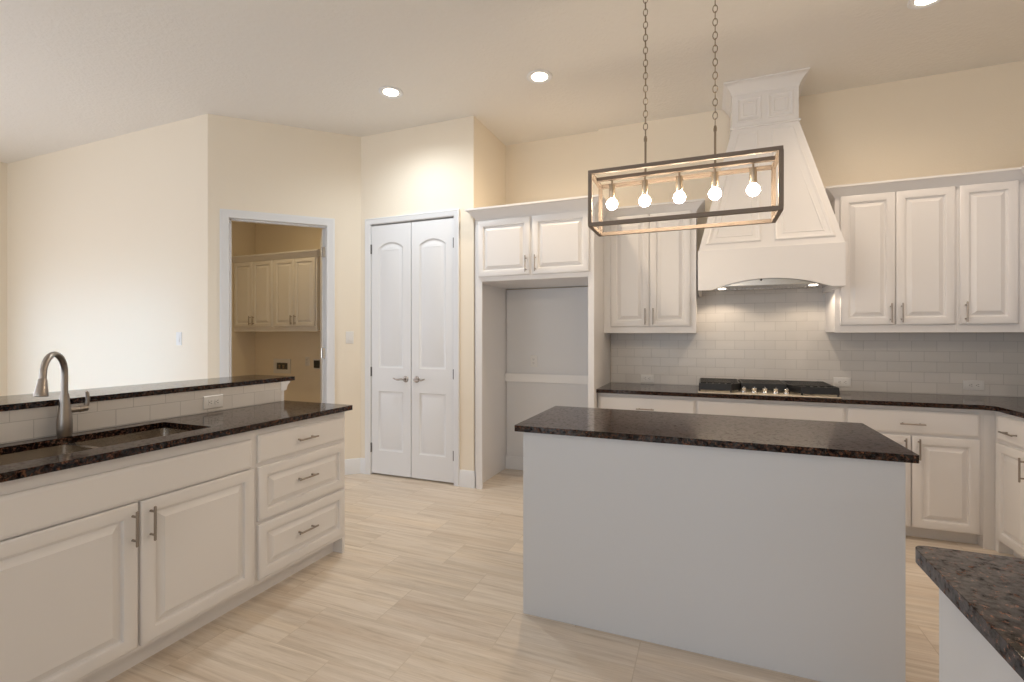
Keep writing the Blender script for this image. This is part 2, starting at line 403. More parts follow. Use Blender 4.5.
def pantry_leaf(name, x0, hinge_left):
    mt = T((x0, 3.958, 0.018))
    stile = 0.088
    polys = [ccw(arch_poly(stile, DW-stile, 1.06-0.018, 2.232-0.018, 2.285-0.018)), ccw(arch_poly(stile, DW-stile, 0.228, 0.83-0.018, 0.83-0.018))]
    b = MB(mt); moulded_leaf(b, DW, 2.438, 0.035, polys)
    d = struct(b, name, 'trim')
    lx = DW-0.058 if hinge_left else 0.058; sg = -1 if hinge_left else 1
    b = MB(mt); y = -0.035
    b.lathe([(0.031, y), (0.031, y-0.004), (0.027, y-0.010), (0.012, y-0.012), (0.010, y-0.045), (0.0, y-0.046)], (lx, 0, 0.938), 'y')
    b.tube([(lx, y-0.04, 0.938), (lx+sg*0.02, y-0.047, 0.940), (lx+sg*0.06, y-0.048, 0.934), (lx+sg*0.09, y-0.046, 0.938), (lx+sg*0.112, y-0.044, 0.947)],
           [0.010, 0.010, 0.0085, 0.0075, 0.006], 10)
    p = b.build('lever_handle', 'nickel', d); p['label'] = 'brushed nickel lever handle on round rose'
    for z in (0.25, 1.0, 2.21):
        b = MB(mt); hx = -0.003 if hinge_left else DW+0.003
        b.tube([(hx, y-0.004, z-0.045), (hx, y-0.004, z+0.045)], 0.007, 8); b.box(hx-0.011, hx+0.011, y-0.007, y+0.002, z-0.046, z+0.046)
        b.build('hinge', 'hinge', d)
    return d
pantry_leaf('door_1', PX0+0.003, True)
pantry_leaf('door_2', PX1-0.003-DW, False)

# laundry door swung open into the laundry
b = MB(); dbox(b, OS1-0.040, OS1-0.005, 0.10, 0.90, 0.015, OH-0.01)
d3 = struct(b, 'door_3', 'trim', bevel=0.002)
for z in (0.3, 1.2, 2.2):
    b = MB(); dbox(b, OS1-0.034, OS1-0.001, 0.083, 0.102, z-0.05, z+0.05); b.tube([diag(OS1-0.045, 0.088, z-0.05), diag(OS1-0.045, 0.088, z+0.05)], 0.007, 8)
    b.build('hinge', 'steel', d3)
# ------------------------------------------------------------------ refrigerator enclosure
FX0, FX1, FY = -1.932, -0.862, 3.905
r = thing('refrigerator_cabinet', 'tall white refrigerator surround, empty alcove under two short cabinet doors', 'cabinet', (-1.405, FY, 0))
b = MB(); b.box(-1.961, -1.945, FY+0.07, 4.64, 0, 2.42); b.build('side_panel', CAB, r, bevel=0.001)
b = MB(); b.box(FX1-0.02, FX1, FY+0.02, 4.64, 0, 2.42); b.build('side_panel', CAB, r, bevel=0.001)
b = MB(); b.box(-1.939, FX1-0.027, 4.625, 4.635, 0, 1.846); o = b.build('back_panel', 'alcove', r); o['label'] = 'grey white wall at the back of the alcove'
b = MB(); b.box(-1.945, FX1-0.02, FY+0.02, 4.64, 1.855, 2.42); b.build('upper_box', CAB, r)
b = MB(); b.box(FX0, FX0+0.06, FY, FY+0.02, 0, 2.42); b.box(FX1-0.05, FX1, FY, FY+0.02, 0, 2.42); b.box(-1.961, FX0, FY+0.03, FY+0.07, 0, 2.42); b.box(FX0+0.06, FX1-0.05, FY, FY+0.02, 1.855, 2.42)
b.build('face_frame', CAB, r, bevel=0.0015)
dw = 0.492
add_door(r, T((-1.905, FY, 1.896)), dw, 0.495, dw-0.032, 0.092)
add_door(r, T((-1.391, FY, 1.896)), dw, 0.495, 0.032, 0.092)
crown(2.42, [(FX0, 3.917), (FX0, FY), (FX1, FY), (FX1, 4.6)], r, s=1.15)
tag(MB().box(-1.944, FX1-0.021, 4.603, 4.624, 0.903, 0.986).build('ledger_board', 'gloss', bevel=0.002), 'horizontal white board fixed across the back of the refrigerator alcove', 'board')
struct(MB().box(-1.944, FX1-0.021, 4.607, 4.624, 0, 0.135), 'baseboard_alcove', 'trim', bevel=0.003)

# ------------------------------------------------------------------ upper cabinets on the back wall
def upper(label, x0, x1, doors, root_xy, crown_path, mtf=T):
    r = thing('wall_cabinet', label, 'cabinet', root_xy, 'white wall cabinets in the kitchen')
    b = MB(); b.box(x0, x1, 4.32, 4.625, 1.40, 2.42); b.build('body', CAB, r, bevel=0.001)
    b = MB(); b.box(x0, x1, 4.30, 4.32, 1.395, 2.42); b.build('face_frame', CAB, r, bevel=0.002)
    for dx0, dx1, hs in doors:
        w = dx1-dx0; add_door(r, T((dx0, 4.30, 1.452)), w, 0.962, w-0.03 if hs > 0 else 0.03, 0.085)
    crown(2.42, crown_path, r)
    return r
upper('white wall cabinet with two doors between the refrigerator alcove and the range hood', -0.861, -0.092, [(-0.800, -0.471, 1), (-0.465, -0.138, -1)],
      (-0.47, 4.625, 1.395), [(-0.861, 4.30), (-0.092, 4.30), (-0.092, 4.62)])
upper('white wall cabinet with two doors directly right of the range hood', 0.884, 1.606, [(0.918, 1.253, 1), (1.258, 1.594, -1)],
      (1.25, 4.625, 1.395), [(0.884, 4.62), (0.884, 4.30), (1.606, 4.30)])
upper('white single door corner wall cabinet, the last one along the back wall', 1.606, 1.98, [(1.618, 1.928, -1)],
      (1.8, 4.625, 1.395), [(1.606, 4.30), (1.98, 4.30)])
r = thing('wall_cabinet', 'white wall cabinet on the right wall, only a sliver of it in view', 'cabinet', (2.31, 3.9, 1.395), 'white wall cabinets in the kitchen')
MB().box(2.0, 2.305, 3.2, 4.30, 1.40, 2.42).build('body', CAB, r, bevel=0.001)
MB().box(1.98, 2.0, 3.2, 4.298, 1.395, 2.42).build('face_frame', CAB, r, bevel=0.002)
add_door(r, face_left(1.98, 4.235, 1.452), 0.46, 0.962, 0.43, 0.085); add_door(r, face_left(1.98, 3.765, 1.452), 0.46, 0.962, 0.03, 0.085)
crown(2.42, [(1.98, 4.30), (1.98, 3.2)], r)

# ------------------------------------------------------------------ base cabinets, back run
def base_back(label, x0, x1, drawers, doors, loc, hidden=False):
    r = thing('base_cabinet', label, 'cabinet', loc, 'white base cabinets along the back and right walls')
    b = MB(); b.box(x0, x1, 4.05, 4.60, 0.10, 0.899); b.build('body', CAB, r)
    b = MB(); b.box(x0, x1, 4.03, 4.05, 0.085, 0.899); b.build('face_frame', CAB, r, bevel=0.001)
    b = MB(); b.box(x0, x1, 4.10, 4.115, 0, 0.10); b.build('toe_kick', CAB, r)
    for dx0, dx1, hx in drawers:
        w = dx1-dx0; add_door(r, T((dx0, 4.03, 0.718)), w, 0.152, w/2, 0.065, False, 'drawer', plain=True, nopull=not hx)
    for dx0, dx1, hs in doors:
        w = dx1-dx0; add_door(r, T((dx0, 4.03, 0.092)), w, 0.608, w-0.033 if hs > 0 else 0.033, 0.525)
    return r
base_back('white base cabinet beside the refrigerator alcove, its drawer just above the island top', -0.856, -0.088, [(-0.842, -0.098, 1)], [(-0.838, -0.472, 1), (-0.466, -0.098, -1)], (-0.47, 4.6, 0))
base_back('white base cabinet below the gas cooktop, plain front without a handle', -0.088, 0.892, [(-0.078, 0.883, 0)], [(-0.078, 0.398, 1), (0.404, 0.883, -1)], (0.4, 4.6, 0))
r = base_back('white base cabinet with one drawer over two doors, past the island end', 0.892, 1.64, [(0.903, 1.618, 1)], [(0.903, 1.258, 1), (1.266, 1.618, -1)], (1.26, 4.6, 0))
b = MB(); b.box(1.64, 1.70, 4.03, 4.115, 0, 0.899); b.box(1.70, 1.785, 3.992, 4.06, 0, 0.899); b.build('corner_filler', CAB, r, bevel=0.0015)
# right run
def base_right(label, y1, y0, doors, drawers, loc):
    r = thing('base_cabinet', label, 'cabinet', loc, 'white base cabinets along the back and right walls')
    MB().box(1.72, 2.29, y0, y1, 0.10, 0.899).build('body', CAB, r)
    MB().box(1.70, 1.72, y0, y1, 0.085, 0.899).build('face_frame', CAB, r, bevel=0.001)
    MB().box(1.77, 1.785, y0, y1, 0, 0.10).build('toe_kick', CAB, r)
    for a, w, h in drawers: add_door(r, face_left(1.70, a, 0.718), w, 0.152, w/2, 0.065, False, 'drawer', plain=True)
    for a, w, h in doors: add_door(r, face_left(1.70, a, 0.092), w, 0.608, w-0.03 if h > 0 else 0.03, 0.51)
    return r
base_right('narrow white base cabinet on the right wall with one drawer and one door', 3.99, 3.61, [(3.975, 0.345, 1)], [(3.975, 0.345, 1)], (2.29, 3.8, 0))
base_right('wide white base cabinet on the right wall beyond the narrow one', 3.61, 2.95, [(3.60, 0.315, 1), (3.28, 0.315, -1)], [(3.60, 0.635, 1)], (2.29, 3.35, 0))

# countertops
def rounded(poly, rad, n=4):
    """round the corners of a ccw polygon; rad is one radius or one per corner"""
    out = []; k = len(poly)
    for i in range(k):
        rr = rad[i] if isinstance(rad, (list, tuple)) else rad
        p = Vector(poly[i]); a = (Vector(poly[i-1])-p).normalized(); c = (Vector(poly[(i+1) % k])-p).normalized()
        if rr <= 0: out.append(tuple(p)); continue
        p0 = p+a*rr; p1 = p+c*rr
        for j in range(n+1):
            t = j/n; q = p0*(1-t)**2+p*2*t*(1-t)+p1*t*t; out.append((q.x, q.y))
    return out
b = MB(); b.slab(rounded([(-0.861, 4.615), (-0.861, 3.98), (1.625, 3.98), (1.67, 3.94), (1.67, 2.95), (2.305, 2.95), (2.305, 4.615)], [0, 0.006, 0.02, 0.02, 0, 0, 0]), [], 0.90, 0.93)
tag(b.build('countertop', 'granite', bevel=0.004, seg=3), 'long dark granite countertop along the back wall, turning onto the right wall', 'countertop')
# backsplash
b = MB(); b.box(-0.856, 2.31, 4.616, 4.632, 0.93, 1.80); struct(b, 'wall_backsplash', 'tile_back', smooth=False)

# ------------------------------------------------------------------ range hood
HX0, HX1, HY = -0.074, 0.882, 3.965
NX0, NX1, NY = 0.175, 0.634, 4.21
HB, HT, HN = 1.717, 2.022, 3.005
r = thing('range_hood', 'tall white flared range hood with moulded panels above the cooktop', 'range hood', (0.41, 4.625, HB))
b = MB(); b.loft([[(x0, 4.614, z), (x1, 4.614, z), (x1, y, z), (x0, y, z)] for x0, x1, y, z in ((HX0+0.006, HX1-0.006, HY+0.006, 1.90), (HX0+0.006, HX1-0.006, HY+0.006, HT), (NX0, NX1, NY, HN), (NX0, NX1, NY, CZ-0.001))])
hood = b.build('hood_body', CAB, r, ang=10)
b = MB(); n = 16; ax0, ax1, rise = 0.025, 0.800, 0.075
w = (ax1-ax0)/2; Rr = (w*w+rise*rise)/(2*rise); a0 = math.asin(w/Rr); cx = (ax0+ax1)/2
arc = [(cx-Rr*math.sin(a0-2*a0*i/n), HB+rise-Rr+Rr*math.cos(a0-2*a0*i/n)) for i in range(n+1)]
pf = [(HX0, HB)] + arc + [(HX1, HB), (HX1, HT), (HX0, HT)]
for y in (HY, HY+0.022): b.fill([[(x, y, z) for x, z in pf]])
b.loft([[(x, HY, z) for x, z in pf], [(x, HY+0.022, z) for x, z in pf]], False, False)
b.box(HX0, HX0+0.02, HY+0.022, 4.614, HB, HT); b.box(HX1-0.02, HX1, HY+0.022, 4.614, HB, HT)
b.build('apron', CAB, r, bevel=0.002)
# mouldings of the sloped front
FL = math.hypot(NY-HY, HN-HT); e = Vector((0, (NY-HY)/FL, (HN-HT)/FL)); nn = Vector((0, -e.z, e.y))
def slope(a, c, d): p = Vector((0, HY+0.006, HT))+e*c+nn*d; return (a, p.y, p.z)
MOLD = [(0, 0), (0.002, 0.007), (0.008, 0.010), (0.016, 0.007), (0.022, 0.002), (0.024, 0.001), (0.050, 0.001), (0.053, 0.004), (0.058, 0.0045), (0.062, 0.0)]
mid = (HX0+HX1)/2
for pl in ([(HX0, 0), (mid, 0), (mid, FL), (NX0, FL)], [(mid, 0), (HX1, 0), (NX1, FL), (mid, FL)]):
    q = inset(ccw(pl), 0.045); b = MB(); b.relief(q, MOLD, slope, cap=False); b.build('panel_molding', CAB, r)
for x0, x1 in ((NX0+0.035, mid-0.022), (mid+0.022, NX1-0.035)):
    b = MB(); b.relief([(x0, 3.055), (x1, 3.055), (x1, 3.24), (x0, 3.24)], [(0, 0), (0.002, 0.006), (0.008, 0.008), (0.014, 0.005), (0.018, 0.001), (0.034, 0.001), (0.037, 0.005), (0.043, 0.005), (0.047, 0)], lambda a, c, d: (a, NY-d, c), cap=False)
    b.build('panel_molding', CAB, r)
b = MB(); b.sweep([(NX0, 4.614), (NX0, NY), (NX1, NY), (NX1, 4.614)], [(0, HN-0.008), (0.010, HN-0.006), (0.014, HN+0.002), (0.010, HN+0.010), (0, HN+0.014)]); b.build('neck_band', CAB, r)
b = MB(); b.sweep([(NX0, 4.614), (NX0, NY), (NX1, NY), (NX1, 4.614)], [(0, 3.268), (0.006, 3.268), (0.010, 3.285), (0.022, 3.304), (0.040, 3.328), (0.056, 3.345), (0.064, 3.348), (0.064, 3.359), (0, 3.359)]); b.build('crown_molding', CAB, r)
# stainless liner
b = MB(); b.box(HX0+0.02, HX1-0.02, HY+0.03, HY+0.05, 1.745, 1.86); b.box(HX0+0.02, HX1-0.02, HY+0.05, 4.614, 1.761, 1.775)
for i in range(26):
    x = 0.02+i*0.03; b.box(x, x+0.012, 4.45, 4.56, 1.757, 1.762)
liner = b.build('vent_liner', 'steel', r, bevel=0.001); liner['label'] = 'stainless steel liner under the arch'
for x, y in ((0.105, 4.375), (0.745, 4.30)):
    b = MB(); b.lathe([(0.0, 1.7565), (0.026, 1.7565), (0.030, 1.758), (0.032, 1.762)], (x, y, 0)); q = b.build('hood_lamp', 'glow', liner); q['label'] = 'small round lit hood lamp'
    spot('hood_lamp_light', (x, y, 1.751), 5.2, (1.0, 0.81, 0.60), 140, 0.35, 0.02)
b = MB(); b.lathe([(0.008, HY+0.03), (0.008, HY+0.026), (0.0, HY+0.026)], (0.36, 0, 1.785), 'y', 14); b.build('button', 'black', liner)

# ------------------------------------------------------------------ cooktop
r = thing('gas_cooktop', 'black and stainless gas cooktop with five front knobs on the back counter', 'cooktop', (0.395, 4.32, 0.93))
b = MB(); b.slab(rounded([(-0.076, 3.998), (0.868, 3.998), (0.868, 4.575), (-0.076, 4.575)], 0.02), [], 0.9305, 0.939); b.build('base_plate', 'hob', r, bevel=0.003, seg=3)
def grate(poly):
    poly = ccw(poly); b = MB()
    inn = inset(poly, 0.013); n = len(poly)
    L0 = [[(x, y, z) for x, y in p] for p, z in ((poly, 0.952), (inset(poly, 0.002), 1.003), (inn, 1.003), (inn, 0.952))]
    b.loft(L0, closed=True)
    xs = [p[0] for p in inn]; ys = [p[1] for p in inn]; x0, x1, y0, y1 = min(xs), max(xs), min(ys), max(ys)
    def yfront(x):
        best = y0
        for i in range(n):
            a, c = inn[i-1], inn[i]
            if min(a[0], c[0]) <= x <= max(a[0], c[0]) and abs(a[0]-c[0]) > 1e-6 and (a[1]+c[1])/2 < (y0+y1)/2:
                best = a[1]+(c[1]-a[1])*(x-a[0])/(c[0]-a[0])
        return best
    k = 6
    for i in range(1, k):
        x = x0+(x1-x0)*i/k; b.box(x-0.006, x+0.006, yfront(x)-0.004, y1+0.004, 0.981, 0.996)
    ya = max(yfront(x0+0.001), yfront(x1-0.001))
    for j in range(9):
        y = ya+0.02+(y1-ya-0.04)*j/8; b.box(x0-0.003, x1+0.003, y-0.007, y+0.007, 0.978, 1.0015)
    for i in range(n):
        x, y = inset(poly, 0.008)[i]; b.box(x-0.006, x+0.006, y-0.006, y+0.006, 0.938, 0.955)
    g = b.build('grate', 'iron', r, bevel=0.002); g['label'] = 'black cast iron grate'
grate([(-0.070, 4.042), (0.165, 4.042), (0.232, 4.175), (0.232, 4.565), (-0.070, 4.565)])
grate([(0.236, 4.185), (0.554, 4.185), (0.554, 4.565), (0.236, 4.565)])
grate([(0.558, 4.175), (0.625, 4.042), (0.862, 4.042), (0.862, 4.565), (0.558, 4.565)])
for x, y, q in ((0.085, 4.19, .04), (0.085, 4.44, .045), (0.395, 4.38, .055), (0.705, 4.19, .045), (0.705, 4.44, .04)):
    b = MB(); b.lathe([(q, 0.938), (q, 0.957), (q*0.9, 0.960), (q*0.85, 0.966), (q*0.8, 0.968), (0, 0.969)], (x, y, 0)); b.build('burner', 'iron', r)
for i in range(5):
    x = 0.252+i*0.0725; b = MB()
    b.lathe([(0.023, 0.938), (0.022, 0.946), (0.017, 0.950), (0.017, 0.956), (0.019, 0.970), (0.016, 0.975), (0, 0.976)], (x, 4.115, 0)); b.box(x-0.0035, x+0.0035, 4.098, 4.132, 0.974, 0.984)
    k = b.build('knob', 'steel', r); k['label'] = 'stainless steel control knob'

# ------------------------------------------------------------------ island
r = thing('kitchen_island', 'rectangular kitchen island with a plain white grey front panel', 'island', (-0.083, 2.55, 0))
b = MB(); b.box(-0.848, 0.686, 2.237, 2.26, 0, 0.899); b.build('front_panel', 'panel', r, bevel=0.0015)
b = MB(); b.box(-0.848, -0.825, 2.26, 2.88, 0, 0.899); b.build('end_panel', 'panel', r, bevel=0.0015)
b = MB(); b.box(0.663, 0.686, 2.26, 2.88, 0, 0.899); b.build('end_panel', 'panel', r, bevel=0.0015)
b = MB(); b.box(-0.825, 0.663, 2.26, 2.86, 0.10, 0.899); b.box(-0.825, 0.663, 2.26, 2.80, 0, 0.10); b.build('body', CAB, r)
for i in range(3):
    mt = T((-0.32+i*0.493, 2.86, 0.12)) @ Matrix.Rotation(PI, 4, 'Z'); add_door(r, mt, 0.48, 0.75, 0.05, 0.66)
b = MB(); b.slab(rounded([(-0.887, 2.215), (0.722, 2.215), (0.722, 2.932), (-0.892, 2.932)], 0.008), [], 0.90, 0.93)
tag(b.build('island_countertop', 'granite', bevel=0.005, seg=3), 'dark brown granite slab on top of the kitchen island', 'countertop')

# peninsula at the lower right
r = thing('peninsula', 'white panelled peninsula base under the nearest dark countertop', 'peninsula', (1.3, 0.85, 0))
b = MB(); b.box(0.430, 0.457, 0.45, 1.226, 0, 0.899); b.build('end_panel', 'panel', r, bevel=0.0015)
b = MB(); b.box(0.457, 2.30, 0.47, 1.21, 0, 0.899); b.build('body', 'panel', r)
b = MB(); b.slab(rounded([(0.398, 0.42), (2.305, 0.42), (2.305, 1.268), (0.398, 1.268)], [0.03, 0, 0, 0.03], 6), [], 0.90, 0.93)
tag(b.build('peninsula_countertop', 'granite', bevel=0.007, seg=3), 'dark granite countertop corner nearest the camera, above a white panel', 'countertop')

# ------------------------------------------------------------------ left run: bar wall, sink counter, cabinets
BX = -2.672   # tiled face
b = MB(); b.box(BX-0.13, BX-0.008, -0.6, 2.474, 0, 1.062); struct(b, 'wall_bar', 'trim', smooth=False)
b = MB(); b.box(BX-0.008, BX, -0.6, 2.445, 0.931, 1.062); struct(b, 'wall_bar_tile', 'tile_bar', smooth=False)
b = MB(); b.slab(rounded([(-3.06, -0.6), (BX+0.004, -0.6), (BX+0.004, 2.56), (-3.06, 2.56)], [0, 0, 0.008, 0.03]), [], 1.062, 1.089)
tag(b.build('bar_countertop', 'granite', bevel=0.004, seg=3), 'raised narrow dark granite bar top above the tiled ledge behind the sink', 'countertop')
b = MB(); pr = [(2.440, 1.0), (2.482, 1.0), (2.486, 1.012), (2.492, 1.030), (2.504, 1.046), (2.516, 1.052), (2.516, 1.062), (2.440, 1.062)]
b.prism(pr, BX-0.125, BX+0.0035, lambda y, z, x: (x, y, z)); tag(b.build('corbel', 'trim'), 'small white moulded bracket under the end of the raised bar top', 'bracket')

# counter with sink cutout
SX0, SX1, SY0, SY1 = -2.585, -2.226, 0.76, 1.628
b = MB(); hole = rounded([(SX0, SY0), (SX1, SY0), (SX1, SY1), (SX0, SY1)], 0.02)
b.slab(rounded([(BX+0.001, -0.6), (-2.10, -0.6), (-2.10, 2.48), (-2.82, 2.48), (-2.82, 2.4765), (BX+0.001, 2.4765)], [0, 0, 0.008, 0, 0, 0]), [hole], 0.90, 0.93)
tag(b.build('sink_countertop', 'granite', bevel=0.004, seg=3), 'dark granite countertop around the sink, below the raised bar', 'countertop')
# sink
r = thing('kitchen_sink', 'double bowl stainless steel sink set below the dark left countertop', 'sink', (-2.405, 1.2, 0.70))
def bowl(y0, y1, zb=0.70):
    x0, x1, z1 = SX0-0.008, SX1+0.008, 0.8985
    b = MB(); f = lambda d, z, rr: [(x, y, z) for x, y in rounded([(x0+d, y0+d), (x1-d, y0+d), (x1-d, y1-d), (x0+d, y1-d)], rr, 5)]
    b.loft([f(-0.012, z1, 0.03), f(0, z1, 0.03), f(0.004, zb+0.04, 0.035), f(0.02, zb+0.008, 0.04), f(0.05, zb, 0.03), f(0.051, zb-0.002, 0.03), f(0.018, zb+0.004, 0.04), f(-0.002, zb+0.04, 0.035), f(-0.012, z1-0.004, 0.03)], False, False, closed=False)
    lp = f(0.05, zb, 0.03); b.face([b.v(p) for p in lp])
    return b.build('bowl', 'sink', r)
for y0, y1 in ((SY0-0.008, 1.222), (1.246, SY1+0.008)):
    bo = bowl(y0, y1)
    b = MB(); b.lathe([(0.045, 0.7005), (0.043, 0.704), (0.030, 0.702), (0.0, 0.7015)], (-2.405, (y0+y1)/2, 0)); b.build('drain', 'nickel', bo)
# faucet
fx, fy = -2.614, 1.229
r = thing('kitchen_faucet', 'brushed nickel gooseneck pull-down faucet behind the sink', 'faucet', (fx, fy, 0.93))
b = MB(); b.lathe([(0.0, 0.931), (0.0235, 0.931), (0.0265, 0.945), (0.0275, 0.97), (0.027, 1.0), (0.024, 1.03), (0.0195, 1.065), (0.0165, 1.10), (0.015, 1.116), (0.015, 1.118), (0.0, 1.118)], (fx, fy, 0), n=28)
b.build('faucet_body', 'nickel', r)
dx, dy = math.cos(math.radians(-48)), math.sin(math.radians(-48))
pts = [(0, 1.112), (0, 1.15), (0, 1.19)]; Rg = 0.083
for i in range(0, 15):
    a = PI-(PI*1.0)*i/14; pts.append((Rg+Rg*math.cos(a), 1.222+Rg*math.sin(a)))
pts += [(2*Rg+0.003, 1.20)]
b = MB(); b.tube([(fx+dx*u, fy+dy*u, z-0.012) for u, z in pts], 0.0122, 14); b.build('spout', 'nickel', r)
b = MB(); u0 = 2*Rg+0.003
hd = [(u0, 1.196), (u0+0.001, 1.192), (u0+0.002, 1.184), (u0+0.007, 1.155), (u0+0.011, 1.132), (u0+0.012, 1.126)]
b.tube([(fx+dx*u, fy+dy*u, z) for u, z in hd], [0.0125, 0.015, 0.0155, 0.0195, 0.023, 0.022], 16); b.build('spray_head', 'nickel', r)
b = MB(); b.tube([(fx, fy+0.012, 1.043), (fx, fy+0.04, 1.043), (fx, fy+0.052, 1.043), (fx, fy+0.054, 1.043), (fx, fy+0.080, 1.045), (fx, fy+0.084, 1.046)], [0.0135, 0.0135, 0.0135, 0.0155, 0.0155, 0.012], 12)
b.tube([(fx, fy+0.074, 1.045), (fx+0.002, fy+0.081, 1.062), (fx+0.004, fy+0.084, 1.085), (fx+0.006, fy+0.080, 1.112), (fx+0.006, fy+0.077, 1.120)], [0.011, 0.009, 0.0085, 0.0075, 0.005], 10); b.build('lever', 'nickel', r)

FXL = -2.137
def base_left(label, y0, y1, loc):
    r = thing('base_cabinet', label, 'cabinet', loc, 'white base cabinets under the sink counter')
    return r
def left_body(r, y0, y1, open_top=False):
    b = MB()
    if open_top:
        b.box(BX+0.01, FXL-0.02, y0, y1, 0.10, 0.62); b.box(BX+0.01, BX+0.03, y0, y1, 0.62, 0.899); b.box(BX+0.03, FXL-0.02, y0, y0+0.018, 0.62, 0.899); b.box(BX+0.03, FXL-0.02, y1-0.018, y1, 0.62, 0.899)
    else: b.box(BX+0.01, FXL-0.02, y0, y1, 0.10, 0.899)
    b.build('body', CAB, r)
    MB().box(FXL-0.02, FXL, y0, y1, 0.100, 0.899).build('face_frame', CAB, r, bevel=0.001)
r = base_left('white sink base cabinet with two doors below the sink', 0.66, 1.79, (-2.4, 1.2, 0)); left_body(r, 0.66, 1.79, True)
MB().box(-2.225, -2.21, 0.66, 1.79, 0, 0.10).build('toe_kick', CAB, r)
add_door(r, face_right(FXL, 0.70, 0.708), 1.06, 0.142, 0, 0, name='false_front', plain=True, nopull=True)
add_door(r, face_right(FXL, 0.70, 0.120), 0.536, 0.582, 0.536-0.022, 0.487)
add_door(r, face_right(FXL, 1.247, 0.120), 0.524, 0.582, 0.034, 0.487)
r = base_left('white cabinet of three drawers at the end of the sink counter', 1.79, 2.43, (-2.4, 2.1, 0)); left_body(r, 1.79, 2.425)
MB().box(-2.225, -2.21, 1.79, 2.425, 0, 0.10).build('toe_kick', CAB, r)
b = MB(); b.box(BX+0.01, FXL, 2.425, 2.447, 0, 0.899); b.build('end_panel', CAB, r, bevel=0.0015)
for z0, h_, pl in ((0.722, 0.142, True), (0.424, 0.276, False), (0.124, 0.282, False)):
    add_door(r, face_right(FXL, 1.799, z0), 0.628, h_, 0.305, h_/2+ (0.0 if pl else 0.012), False, 'drawer', plain=pl, rail=0.055)
r = base_left('white base cabinet left of the sink base, at the edge of view', -0.3, 0.66, (-2.4, 0.2, 0)); left_body(r, -0.3, 0.66)
MB().box(-2.225, -2.21, -0.3, 0.66, 0, 0.10).build('toe_kick', CAB, r)
for y in (-0.29, 0.19): add_door(r, face_right(FXL, y, 0.120), 0.465, 0.73, 0.43 if y < 0 else 0.035, 0.62)

# ------------------------------------------------------------------ laundry wall cabinets
LY = 4.67
def laundry(label, x0, x1, crown_path):
    r = thing('laundry_cabinet', label, 'cabinet', ((x0+x1)/2, 5.0, 1.43), 'wall cabinets in the laundry room')
    MB().box(x0, x1, LY+0.02, 4.995, 1.44, 2.37).build('body', CAB, r)
    MB().box(x0, x1, LY, LY+0.02, 1.43, 2.37).build('face_frame', CAB, r, bevel=0.0015)
    w = (x1-x0-0.05)/2
    add_door(r, T((x0+0.022, LY, 1.49)), w, 0.86, w-0.028, 0.085, rail=0.05, ln=0.12); add_door(r, T((x0+0.028+w, LY, 1.49)), w, 0.86, 0.028, 0.085, rail=0.05, ln=0.12)
    crown(2.37, crown_path, r)
laundry('white two door laundry cabinet against the inner left wall of the laundry', -5.963, -5.235, [(-5.963, LY), (-5.235, LY)])
laundry('white two door laundry cabinet with its exposed side beside the open laundry door', -5.235, -4.51, [(-5.235, LY), (-4.51, LY), (-4.51, 4.995)])
# washer supply box
r = thing('washer_outlet_box', 'recessed white washer supply box on the laundry wall', 'outlet box', (-5.43, 5.0, 0.96))
b = MB(); q = [(-5.60, 0.855), (-5.29, 0.855), (-5.29, 1.055), (-5.60, 1.055)]
b.relief(q, [(0, 0.0), (0, 0.010), (0.052, 0.010), (0.054, 0.0015)], lambda a, c, d: (a, 5.0-d, c)); b.build('frame', 'plastic', r)
b = MB(); b.box(-5.545, -5.345, 4.996, 4.9984, 0.910, 1.0); o = b.build('recess', 'hinge', r)
for x in (-5.48, -5.41): 
    b = MB(); b.tube([(x, 4.985, 0.925), (x, 4.985, 0.965)], 0.012, 8); b.box(x-0.015, x+0.015, 4.978, 4.99, 0.962, 0.972); b.build('valve', 'brass', r)
r = thing('dryer_outlet', 'square wall outlet with a black dryer socket on the laundry wall', 'outlet', (-4.82, 5.0, 0.995))
MB().box(-4.885, -4.755, 4.992, 5.0, 0.93, 1.06).build('cover_plate', 'plastic', r, bevel=0.003)
b = MB(); b.box(-4.872, -4.778, 4.984, 4.992, 0.945, 1.045); b.build('socket', 'black', r)

# ------------------------------------------------------------------ outlets and switches
def outlet(name, label, cat, mt, horiz=False, kind='duplex', group=None):
    r = bpy.data.objects.new(name, None); COL.objects.link(r); ROOT[r.name] = Vector(); r.matrix_world = mt
    tag(r, label, cat, group)
    hw, hh = (0.060, 0.037) if horiz else (0.037, 0.060)
    rot = Matrix.Rotation(PI/2, 4, 'Y') if horiz else Matrix()
    b = MB(); b.relief([(-hw, -hh), (hw, -hh), (hw, hh), (-hw, hh)], [(0, 0), (0, 0.003), (0.003, 0.006), (0.006, 0.0065)], lambda a, c, d: (a, -d, c)); b.build('cover_plate', 'plastic', r)
    if kind == 'duplex':
        for k in (-0.0195, 0.0195):
            b = MB(rot); b.prism(rounded([(-0.0165, k-0.0135), (0.0165, k-0.0135), (0.0165, k+0.0135), (-0.0165, k+0.0135)], 0.008), 0.006, 0.0095, lambda a, c, d: (a, -d, c)); s_ = b.build('socket', 'plastic', r)
            b = MB(rot)
            for x in (-0.0065, 0.0065): b.box(x-0.0012, x+0.0012, -0.0098, -0.009, k-0.001, k+0.008)
            b.lathe([(0.0026, -0.0098), (0.0026, -0.009)], (0, 0, k-0.007), 'y', 8); b.build('slot', 'black', s_)
    else:
        b = MB(); b.box(-0.0165, 0.0165, -0.0085, -0.006, -0.034, 0.034); b.box(-0.0155, 0.0155, -0.0115, -0.0085, -0.0325, 0.0); b.build('rocker', 'plastic', r, bevel=0.001)
    return r
g = 'white electrical outlets in the kitchen'
